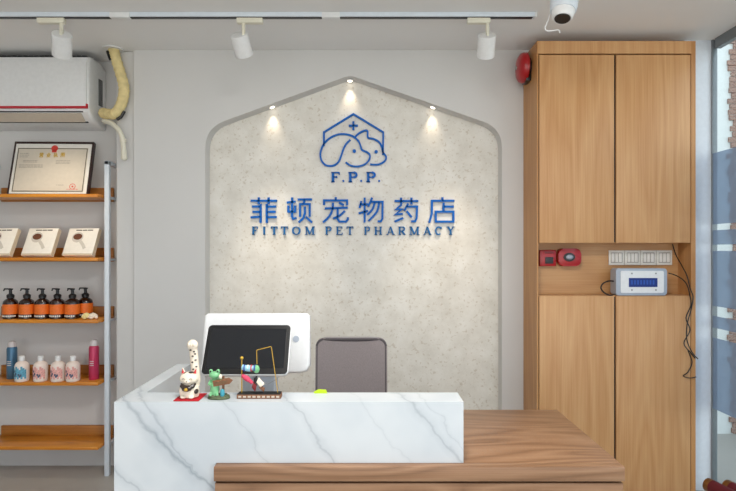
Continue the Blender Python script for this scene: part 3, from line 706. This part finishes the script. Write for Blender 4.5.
so = thing('alarm_sounder', at(568, 266, ny), 'rounded red alarm sounder beside the square call point', 'alarm sounder')
a = onb(556, 578.5, 248.5, 266, .045)
MB().prism(rrect(a[0], a[1], a[4], a[5], .03), ny-.045, ny, bev=.006).build('case', 'red', so)
cc = at(566.5, 257, ny)
MB().prism([(cc.x+.034*math.cos(k*PI/12), cc.z+.026*math.sin(k*PI/12)) for k in range(24)], ny-.052, ny-.043, bev=.003).build('ring', 'dark', so)
MB().sph((cc.x, ny-.05, cc.z), (.022, .012, .015)).build('strobe_lens', 'silver', so)
# switches
sw = thing('light_switch_panel', at(642, 257, ny), 'row of four ivory wall switches in cabinet niche', 'light switch')
for i in range(4):
    x0_ = 609.5+i*15.9
    p = rbox(MB(), x0_, x0_+15.5, 250.3, 265, .010, .002).build('switch_plate', 'plate', sw)
    mb = MB()
    for k in range(3): rbox(mb, x0_+2.4+k*3.7, x0_+5.4+k*3.7, 253.2, 262, .014, .001, .009)
    mb.build('rocker', 'mount', p)
    mb = MB(); rbox(mb, x0_+2, x0_+13.5, 252.6, 262.6, .0112, 0, .0098); mb.build('rocker_frame', 'greyink', p)
# controller box
CYF = 3.205
cb = thing('digital_controller', at(642, 295.5, CYF), 'silver box with blue display standing in cabinet niche', 'controller')
zb = kz(295.6)+.0006
X0, X1, Z1 = kx(616.5), kx(667.5), kz(268.5)
MB().prism(rrect(X0, X1, zb, Z1, .014), CYF, CYF+.075, bev=.005).build('case', 'silver', cb)
MB().prism(rrect(X0+.026, X1-.020, zb+.015, Z1-.014, .008), CYF-.003, CYF+.002, bev=.001).build('front_plate', 'white', cb)
sc_ = MB().box(kx(629), kx(657.5), CYF-.005, CYF+.001, kz(287), kz(278)).build('display', 'lcd', cb)
mb = MB()
for k in range(8): 
    xx = kx(631+k*3.1); mb.box(xx, xx+.010, CYF-.0056, CYF-.0045, kz(284.5), kz(280.2))
mb.build('display_digits', 'lcdtext', sc_)
mb = MB()
for px, py in ((632, 273.5), (656, 273.5), (632, 290), (656, 290)): mb.cyl((kx(px), CYF-.005, kz(py)), (kx(px), CYF+.001, kz(py)), .005, n=12)
mb.build('screws', 'grey', cb)
def cabl(name, pts, r, lab):
    tag(MB().tube(pts, r, n=8, smooth=6).build(name, 'cable', org=pts[0]), lab, 'cable')
cabl('power_cable', [at(615.6, 281.5, 3.24), at(609, 281, 3.23), at(603, 283.5, 3.205), at(601, 288, 3.2), at(604, 292.5, 3.2), at(609, 295, 3.205), at(613.5, 295.4, 3.235)], .0042, 'short black cable looping from left side of silver box')
yy = 3.188
cabl('power_cable', [at(668.3, 273, 3.24), at(675, 275, 3.22), at(682, 279, yy), at(687, 285, yy), at(689.5, 294, yy), at(691, 305, yy), at(686, 318, yy), at(690, 330, yy), at(684, 343, yy),
      at(690, 352, yy), at(695, 358, yy), at(688, 350, yy-.01), at(692, 362, yy), at(688, 372, yy), at(683.5, 376, yy), at(690, 378, yy), at(696, 377, yy)], .003, 'long tangled black cable hanging right of silver box')
cabl('sensor_cable', [at(672.5, 244, ny-.02), at(676, 255, ny-.02), at(682, 266, 3.25), at(687, 276, yy-.006), at(690, 288, yy-.006), at(693, 297, yy-.006), at(691, 310, yy-.006), at(687, 325, yy-.01), at(687, 340, yy-.01), at(692, 352, yy-.01), at(698, 359, 3.17)], .003, 'thin black cable dropping from niche top past silver box')

# ------------------------------------------------------------------ reception desk
DZ = .9526; WZ = .753; Yf, Yb, Ye = 1.80, 1.92, 2.40
dk = thing('reception_desk', (0, 2.1, 0), 'reception desk with white marble ledge and brown wooden worktop', 'desk')
MX0, MX1, AX = -.831, .3125, -.774
WL = -.496
m_ = MB()
m_.prism([(MX0, 0), (WL-.002, 0), (WL-.002, WZ), (MX1, WZ), (MX1, DZ), (MX0, DZ)], Yf, Yb).box(MX0, AX, Yb, Ye, 0, DZ)
m_.build('marble_counter', 'marble', dk)
MB().box(WL, .826, 1.767, 1.7995, .706, WZ-.0004, .0015).box(WL, .826, 1.7995, Ye+.003, .706, WZ-.0004, .0015).box(AX, WL, Yb+.001, Ye, .706, WZ-.0004).build('worktop', 'walnut', dk)
MB().box(WL+.003, .822, 1.772, 1.80, 0, .698).box(.80, .822, 1.80, Ye, 0, .698).box(WL, .80, 1.80, Ye-.3, .698, .706).build('front_panel', 'walnut', dk)

# things on the ledge
tz = DZ+.0002
def ledge(px, py): # point on the ledge top seen at this pixel
    yv = (CZ-DZ)*F/(py-HY); return Vector(((px-CX)*yv/F, yv, tz))
tag(MB().box(-.640, -.556, 1.806, 1.900, tz, tz+.003, .001).build('felt_mat', 'matred', org=(-.598, 1.85, tz)), 'small square crimson mat under the lucky cat', 'mat')
# lucky cat with one long raised arm
cz_ = tz+.003; cx_, cy_ = -.600, 1.850
ct = thing('lucky_cat', (cx_, cy_, cz_), 'cream ceramic lucky cat figurine with very long raised paw', 'figurine'); ct.scale = (1.12, 1.12, 1.02)
b_ = MB().lathe([(.020, 0), (.027, .003), (.030, .014), (.028, .030), (.022, .044), (.017, .050)], n=28, mtx=Matrix.Diagonal((1, .85, 1, 1)))
b_.sph((0, -.002, .062), (.0285, .023, .0215), n=24)
b_.sph((-.012, -.021, .006), (.009, .010, .006)).sph((.012, -.021, .006), (.009, .010, .006)).sph((-.018, -.017, .028), (.007, .008, .014))
for s in (-1, 1): b_.cyl((s*.017, 0, .074), (s*.021, 0, .096), .0085, .001, n=12)
b_.sph((0, -.024, .056), (.009, .005, .006))
b_.build('body', 'catwhite', ct, local=True)
r_ = []
arm = MB().tube([(.018, .008, .035), (.017, .010, .06), (.013, .010, .10), (.009, .010, .145), (.007, .009, .162)], [.010, .0125, .0125, .0125, .014], n=16, smooth=5)
arm.sph((.007, .006, .170), (.0165, .014, .018), n=18)
for k in (-1, 0, 1): arm.sph((.007+k*.007, -.006, .173), (.004, .004, .007), n=10)
ao = arm.build('raised_arm', 'catwhite', ct, local=True)
mb = MB()
for p in ((.004, -.0045, .155), (.014, -.003, .150), (.010, -.003, .135), (.018, -.001, .122), (.009, -.003, .115), (.020, 0, .10), (.012, -.003, .092), (.017, -.001, .142)): mb.sph(p, (.0035, .003, .0025), n=8)
mb.build('arm_spots', 'catblack', ao, local=True)
mb = MB()
for s in (-1, 1): mb.cyl((s*.0175, -.0055, .079), (s*.0205, -.0015, .093), .005, .0008, n=10)
mb.build('inner_ears', 'catred', ct, local=True)
for pc, pr_ in (((.006, -.004, .081), (.009, .009, .004)), ((.024, -.012, .022), (.006, .012, .008)), ((-.012, -.003, .079), (.006, .008, .004))): MB().sph(pc, pr_, n=12).build('painted_patch', 'catblack', ct, local=True)

mb = MB(); 
for s in (-1, 1): mb.tube([(s*.011-.004, -.0235, .064), (s*.011, -.025, .0665), (s*.011+.004, -.0235, .064)], .0009, n=6, smooth=3)
mb.sph((0, -.029, .058), .0018, n=8)
mb.build('face_paint', 'catblack', ct, local=True)
MB().tube([(-.021, -.010, .046), (-.014, -.021, .040), (0, -.026, .034), (.014, -.021, .040), (.021, -.010, .046)], [.003, .007, .010, .007, .003], n=10, smooth=4).build('bib', 'catblack', ct, local=True)
MB().sph((0, -.034, .033), .006, n=14).build('bell', 'gold', ct, local=True)

# frog with signpost
f0 = ledge(219, 398.5)
fg = thing('frog_figurine', f0, 'green frog figurine holding a brown signboard on mossy base', 'figurine')
mb = MB(); mb.lathe([(.036, 0), (.038, .004), (.032, .010), (.012, .013)], n=24, mtx=Matrix.Diagonal((1, .62, 1, 1)))
for k in range(8): mb.sph((.028*math.cos(k*.8), .015*math.sin(k*.8), .010), (.008, .006, .005), n=8)
mb.build('base', 'rock', fg, local=True)
g = MB(); g.lathe([(.012, .010), (.0155, .03), (.0145, .05), (.009, .066)], c=(-.014, 0, 0), n=20)
g.sph((-.014, -.002, .079), (.019, .015, .0125), n=20)
for s in (-1, 1): g.sph((-.014+s*.012, -.003, .0915), (.0065, .0065, .0075), n=12)
for s in (-1, 1): g.tube([(-.014+s*.008, -.004, .03), (-.014+s*.010, -.010, .018), (-.014+s*.013, -.014, .012)], .005, n=8)
g.tube([(-.026, 0, .062), (-.030, -.010, .050), (-.016, -.016, .050)], .0045, n=8, smooth=4)
g.tube([(-.003, 0, .062), (.006, -.006, .068), (.010, -.012, .062)], .0045, n=8, smooth=4)
g.build('frog', 'frog', fg, local=True)
mb = MB()
for s in (-1, 1): mb.sph((-.014+s*.012, -.0085, .0925), .003, n=8)
mb.build('eyes', 'black', fg, local=True)
MB().cyl((.014, .002, .008), (.014, .002, .074), .004, n=10).build('post', 'signwood', fg, local=True)
rt = Matrix.Translation((.016, -.012, .058)) @ Matrix.Rotation(math.radians(-10), 4, 'Y')
so_ = MB().prism([(-.033, -.010), (.022, -.010), (.034, 0), (.022, .010), (-.033, .010)], -.003, .003, bev=.001, mtx=rt).build('signboard', 'signwood', fg, local=True)
MB().box(-.026, .018, -.0036, -.003, .001, .0022, mtx=rt).box(-.026, .012, -.0036, -.003, -.004, -.0028, mtx=rt).build('signboard_marks', 'rock', so_, local=True)
MB().lathe([(.006, .010), (.008, .016), (.007, .030), (.004, .034)], c=(.014, -.010, 0), n=16).build('little_jug', 'teal', fg, local=True)
MB().sph((.008, -.012, .076), (.006, .005, .008), n=12).build('white_bird', 'catwhite', fg, local=True)

# streamer ornament
o0 = ledge(259, 397.5)
om = thing('streamer_ornament', o0, 'ornament with striped streamers and gold wire arch on brick-patterned base', 'ornament')
S_ = F/o0.y
lx = lambda p: (p-CX)/S_-o0.x
lz = lambda p: CZ+(HY-p)/S_-tz
MB().box(lx(238), lx(281.5), -.018, .018, 0, .014, .001).build('base', 'signwood', om, local=True)
MB().box(lx(238.5), lx(281), -.0175, .0175, .014, .0165).build('base_top', 'black', om, local=True)
mb = MB()
for k in range(9): mb.box(lx(239.5+k*4.7), lx(242.5+k*4.7), -.0188, -.0175, .004, .010)
mb.build('brick_pattern', 'tan', om, local=True)
px_ = lx(241.8)
MB().cyl((px_, 0, .016), (px_, 0, lz(360)), .002, n=8).build('pole', 'gold', om, local=True)
MB().sph((px_, 0, lz(358)), .006, n=14).build('gold_ball', 'gold', om, local=True)
def streamer(name, z, m, l, parts):
    b2 = MB().tube([(px_+.002, 0, z), (px_+l*.5, -.003, z-.004), (px_+l, .0, z-.002)], [.009, .0105, .008], n=14, smooth=4).build(name, m, om, local=True)
    mb = MB()
    for k, mm in enumerate(parts):
        mb.mat(mm); x = px_+.008+k*l/len(parts); mb.cyl((x, -.002, z-.003), (x+.004, -.002, z-.003), .0112, n=14)
    mb.build('stripes', 'white', b2, local=True)
streamer('blue_streamer', lz(367), 'sky', .046, ['bluestream', 'catwhite', 'acred', 'bluestream'])
b2 = MB().tube([(px_+.002, 0, lz(375.5)), (px_+.016, -.003, lz(378)), (px_+.036, 0, lz(383))], [.007, .009, .006], n=12, smooth=4).build('pink_streamer', 'pinkstream', om, local=True)
MB().sph((lx(256.5), -.002, lz(369)), (.011, .009, .014), n=16).build('green_ball', 'frog', om, local=True)
MB().tube([(lx(257), 0, lz(364)), (lx(256.6), 0, lz(350.5)), (lx(257.2), 0, lz(350)), (lx(270.6), 0, lz(346.6)), (lx(271.4), 0, lz(347)), (lx(277.8), 0, .016)], .0013, n=6).build('wire_arch', 'gold', om, local=True)
MB().tube([(lx(261), 0, lz(381.5)), (lx(268), 0, lz(384)), (lx(277), 0, lz(379))], .0008, n=5).build('cross_wire', 'metal', om, local=True)
hg = MB().prism([(lx(259), lz(377)), (lx(264.5), lz(384)), (lx(261), lz(387)), (lx(256.5), lz(382))], -.008, .002, bev=.002).build('white_pendant', 'catwhite', om, local=True)
MB().prism([(lx(253.5), lz(381.5)), (lx(257), lz(385)), (lx(255.5), lz(391.5)), (lx(252), lz(387))], -.007, .001, bev=.002).build('red_pendant', 'darkred', om, local=True)
MB().prism([(lx(261), lz(385)), (lx(265), lz(388)), (lx(264), lz(392)), (lx(259), lz(387.5))], -.006, .001, bev=.002).build('brown_pendant', 'signwood', om, local=True)
MB().tube([(lx(257), -.003, lz(376)), (lx(255.5), -.003, lz(380)), (lx(258), -.003, lz(384))], [.003, .006, .004], n=8, smooth=3).build('dark_pendant', 'black', om, local=True)
# note pad
n0 = ledge(320, 393.8)
tag(MB().prism([(n0.x-.022, tz), (n0.x+.024, tz), (n0.x+.020, tz+.010), (n0.x-.006, tz+.012), (n0.x-.022, tz+.004)], 1.908, 1.919).build('note_pad', 'lime', org=n0), 'lime green sticky notes on ledge in front of chair', 'note pad')

# ------------------------------------------------------------------ point of sale terminal
ps = thing('sales_terminal', (-.44, 2.2, WZ), 'white point of sale terminal with black customer screen facing out', 'monitor')
pt = 2.17
xs = lambda p, yv: (p-CX)*yv/F
xl, xr = xs(202, pt), xs(309, pt); zt_, zb_ = CZ+(HY-313.5)*pt/F, CZ+(HY-373)*pt/F
ti = Matrix.Translation((0, pt, zb_)) @ Matrix.Rotation(-math.radians(7), 4, 'X') @ Matrix.Translation((0, -pt, -zb_))
MB().prism([(xl+.012, zt_), (xl, zt_-.012), (xl-.008, zb_+.03), (xl+.01, zb_), (xr-.035, zb_-.002), (xr-.008, zb_+.006), (xr+.004, zb_+.03), (xr, zt_-.012), (xr-.012, zt_)][::-1], pt, pt+.045, bev=.012, mtx=ti).build('main_housing', 'white', ps)
MB().box(xl+.015, xr-.015, pt+.045, pt+.047, zb_+.018, zt_-.016, mtx=ti).build('main_screen', 'screen', ps)
d0, d1 = 1.985, 2.085
A = [at(201, 374, d0), at(287, 374, d0), at(289.6, 325, d1), at(209, 325, d1)]
cX = (A[0].x+A[1].x)/2; wd = (A[1].x-A[0].x); hz = A[2].z-A[0].z; tilt = math.atan2(d1-d0, hz); hh = math.hypot(d1-d0, hz)
mt = Matrix.Translation((cX, d0, A[0].z)) @ Matrix.Rotation(-tilt, 4, 'X') @ Matrix.Translation((0, 0, 0))
sh_ = .003/hh
cd = MB().prism(rrect(-wd/2-.003, wd/2+.003, -.003, hh+.003, .017), .003, .020, bev=.004, mtx=mt).build('customer_display', 'white', ps)
MB().prism(rrect(-wd/2, wd/2, 0, hh, .014), .0, .006, bev=.001, mtx=mt).build('bezel', 'black', cd)
MB().prism(rrect(-wd/2+.014, wd/2-.014, .022, hh-.016, .002), -.0012, .001, mtx=mt).build('screen', 'screen', cd)
MB().prism([(-wd/2+.05, .04), (wd/2-.05, .04), (wd/2-.08, hh-.02), (-wd/2+.08, hh-.02)], .022, .075, bev=.004, mtx=mt).build('display_mount', 'grey', cd)
MB().cyl(at(296, 339, pt+.014), at(296, 339, pt+.03), .0125, n=24, mtx=None).build('round_badge', 'silver', ps)
q0, q1 = xs(241, 2.17), xs(277, 2.17)
MB().prism([(q0+.01, CZ+(HY-366)*2.17/F), (q1-.01, CZ+(HY-366)*2.17/F), (q1, WZ+.03), (q0, WZ+.03)], 2.16, 2.25, bev=.01).build('stand', 'coolwhite', ps)
MB().prism(rrect(q0-.05, q1+.05, 2.10, 2.32, .03), WZ, WZ+.03, 'Z', bev=.005).build('foot', 'white', ps)

# ------------------------------------------------------------------ office chair
cY = 2.83; s_ = F/cY
oc = thing('office_chair', (xs(351, cY), cY-.22, 0), 'grey mesh-backed office chair behind the reception desk', 'chair')
bx0, bx1, bz1 = xs(315.5, cY), xs(387, cY), CZ+(HY-339)*cY/F
bz0 = bz1-.50; n = 12
def curved(x0, x1, z0, z1, y, th, bow, r, name, mat, parent):
    mb = MB().prism(rrect(x0, x1, z0, z1, r, 6), y, y+th, bev=min(.012, th*.4)); b = mb.bm; cx = (x0+x1)/2; w = (x1-x0)/2
    bmesh.ops.subdivide_edges(b, edges=[e for e in b.edges if e.calc_length() > .06], cuts=4, use_grid_fill=True)
    bmesh.ops.bisect_plane
    for v in b.verts: v.co.y += -bow*(((v.co.x-cx)/w)**2)+.05*((v.co.z-z0)/(z1-z0))
    return mb.build(name, mat, parent, ang=50)
bk = curved(bx0, bx1, bz0, bz1, cY-.02, .05, .02, .04, 'backrest', 'chairmesh', oc)
rim = [(x, z) for x, z in rrect(bx0+.006, bx1-.006, bz0+.006, bz1-.006, .036, 6)]
cxx = (bx0+bx1)/2; ww = (bx1-bx0)/2
pr = [(x, cY-.014-.02*((x-cxx)/ww)**2+.05*((z-bz0)/(bz1-bz0)), z) for x, z in rim]; pr.append(pr[0])
MB().tube(pr, .007, n=8).build('backrest_edging', 'chairedge', bk)
MB().prism(rrect(cxx-.23, cxx+.23, cY-.48, cY-.03, .06), .43, .49, 'Z', bev=.02).build('seat', 'chairmesh', oc)
MB().tube([(cxx, cY-.2, .42), (cxx, cY+.02, .42), (cxx, cY+.05, .52), (cxx, cY+.05, .62)], .018, smooth=4).build('back_bracket', 'black', oc)
MB().cyl((cxx, cY-.25, .10), (cxx, cY-.25, .43), .025).build('gas_lift', 'metal', oc)
mb = MB()
for k in range(5):
    a = k*2*PI/5+.3; mb.tube([(cxx, cY-.25, .11), (cxx+.27*math.cos(a), cY-.25+.27*math.sin(a), .07)], .016)
mb.build('star_base', 'black', oc)
for k in range(5):
    a = k*2*PI/5+.3; x, y = cxx+.27*math.cos(a), cY-.25+.27*math.sin(a)
    MB().cyl((x-.015, y, .0265), (x+.015, y, .0265), .026, n=16).cyl((x, y, .03), (x, y, .075), .006).build('caster', 'black', oc)

# ------------------------------------------------------------------ rolls at lower right
D = 2.86
st = thing('low_stool', (1.89, 2.62, 0), 'low white stool under the red rolls by the window', 'stool')
MB().box(1.72, 2.06, 2.36, 2.86, .175, .195, .004).build('seat', 'white', st)
for sx in (1.735, 2.025):
    for sy in (2.375, 2.825): MB().box(sx, sx+.02, sy, sy+.02, 0, .175).build('leg', 'white', st)
for i, (px, py, yv, lab) in enumerate(((708, 482, 2.86, 'red roll with gilt end, left of two at lower right corner'), (727, 485, 2.84, 'red roll with gilt end, right of two at lower right corner'))):
    p = Vector(((px-CX)*yv/F, yv, .195+.035)); d = Vector((.09, -.40, 0)); e = p+d; un = d.normalized()
    t = thing('red_roll', p, lab, 'roll', 'red rolls by the window')
    MB().cyl(p+un*.025, e, .034, n=28).build('roll', 'rubberred', t)
    MB().cyl(p, p+un*.03, .0345, n=28).build('gilt_end', 'oldgold', t)
    MB().cyl(p-un*.001, p+un*.004, .024, n=24).build('end_core', 'rubberred', t)

# ------------------------------------------------------------------ light, camera, world
w = bpy.data.worlds.new('sky'); sc.world = w; w.use_nodes = True
bg = w.node_tree.nodes['Background']; bg.inputs[1].default_value = 2.0
wn = w.node_tree; tcw = wn.nodes.new('ShaderNodeTexCoord'); sp_ = wn.nodes.new('ShaderNodeSeparateXYZ'); wn.links.new(tcw.outputs['Generated'], sp_.inputs[0])
mr = wn.nodes.new('ShaderNodeMapRange'); mr.inputs[1].default_value = -.05; mr.inputs[2].default_value = .05; wn.links.new(sp_.outputs['Z'], mr.inputs[0])
rp = ramp(wn, [(0, (1.0, .98, .94, 1)), (1, (.66, .72, .80, 1))], mr.outputs[0]); wn.links.new(rp, bg.inputs[0])
cd_ = bpy.data.cameras.new('camera'); co = bpy.data.objects.new('camera', cd_); COL.objects.link(co)
co.location = (0, 0, CZ); co.rotation_euler = (PI/2, 0, 0)
cd_.sensor_width = 36; cd_.lens = F/736*36; cd_.shift_y = (HY-245.5)/736; cd_.clip_start = .05
sc.camera = co
sc.view_settings.view_transform = 'Standard'; sc.view_settings.look = 'None'; sc.view_settings.gamma = 1; sc.view_settings.use_curve_mapping = False
sc.view_settings.exposure = 0.30
sc.cycles.max_bounces = 10; sc.cycles.diffuse_bounces = 6; sc.cycles.transparent_max_bounces = 12
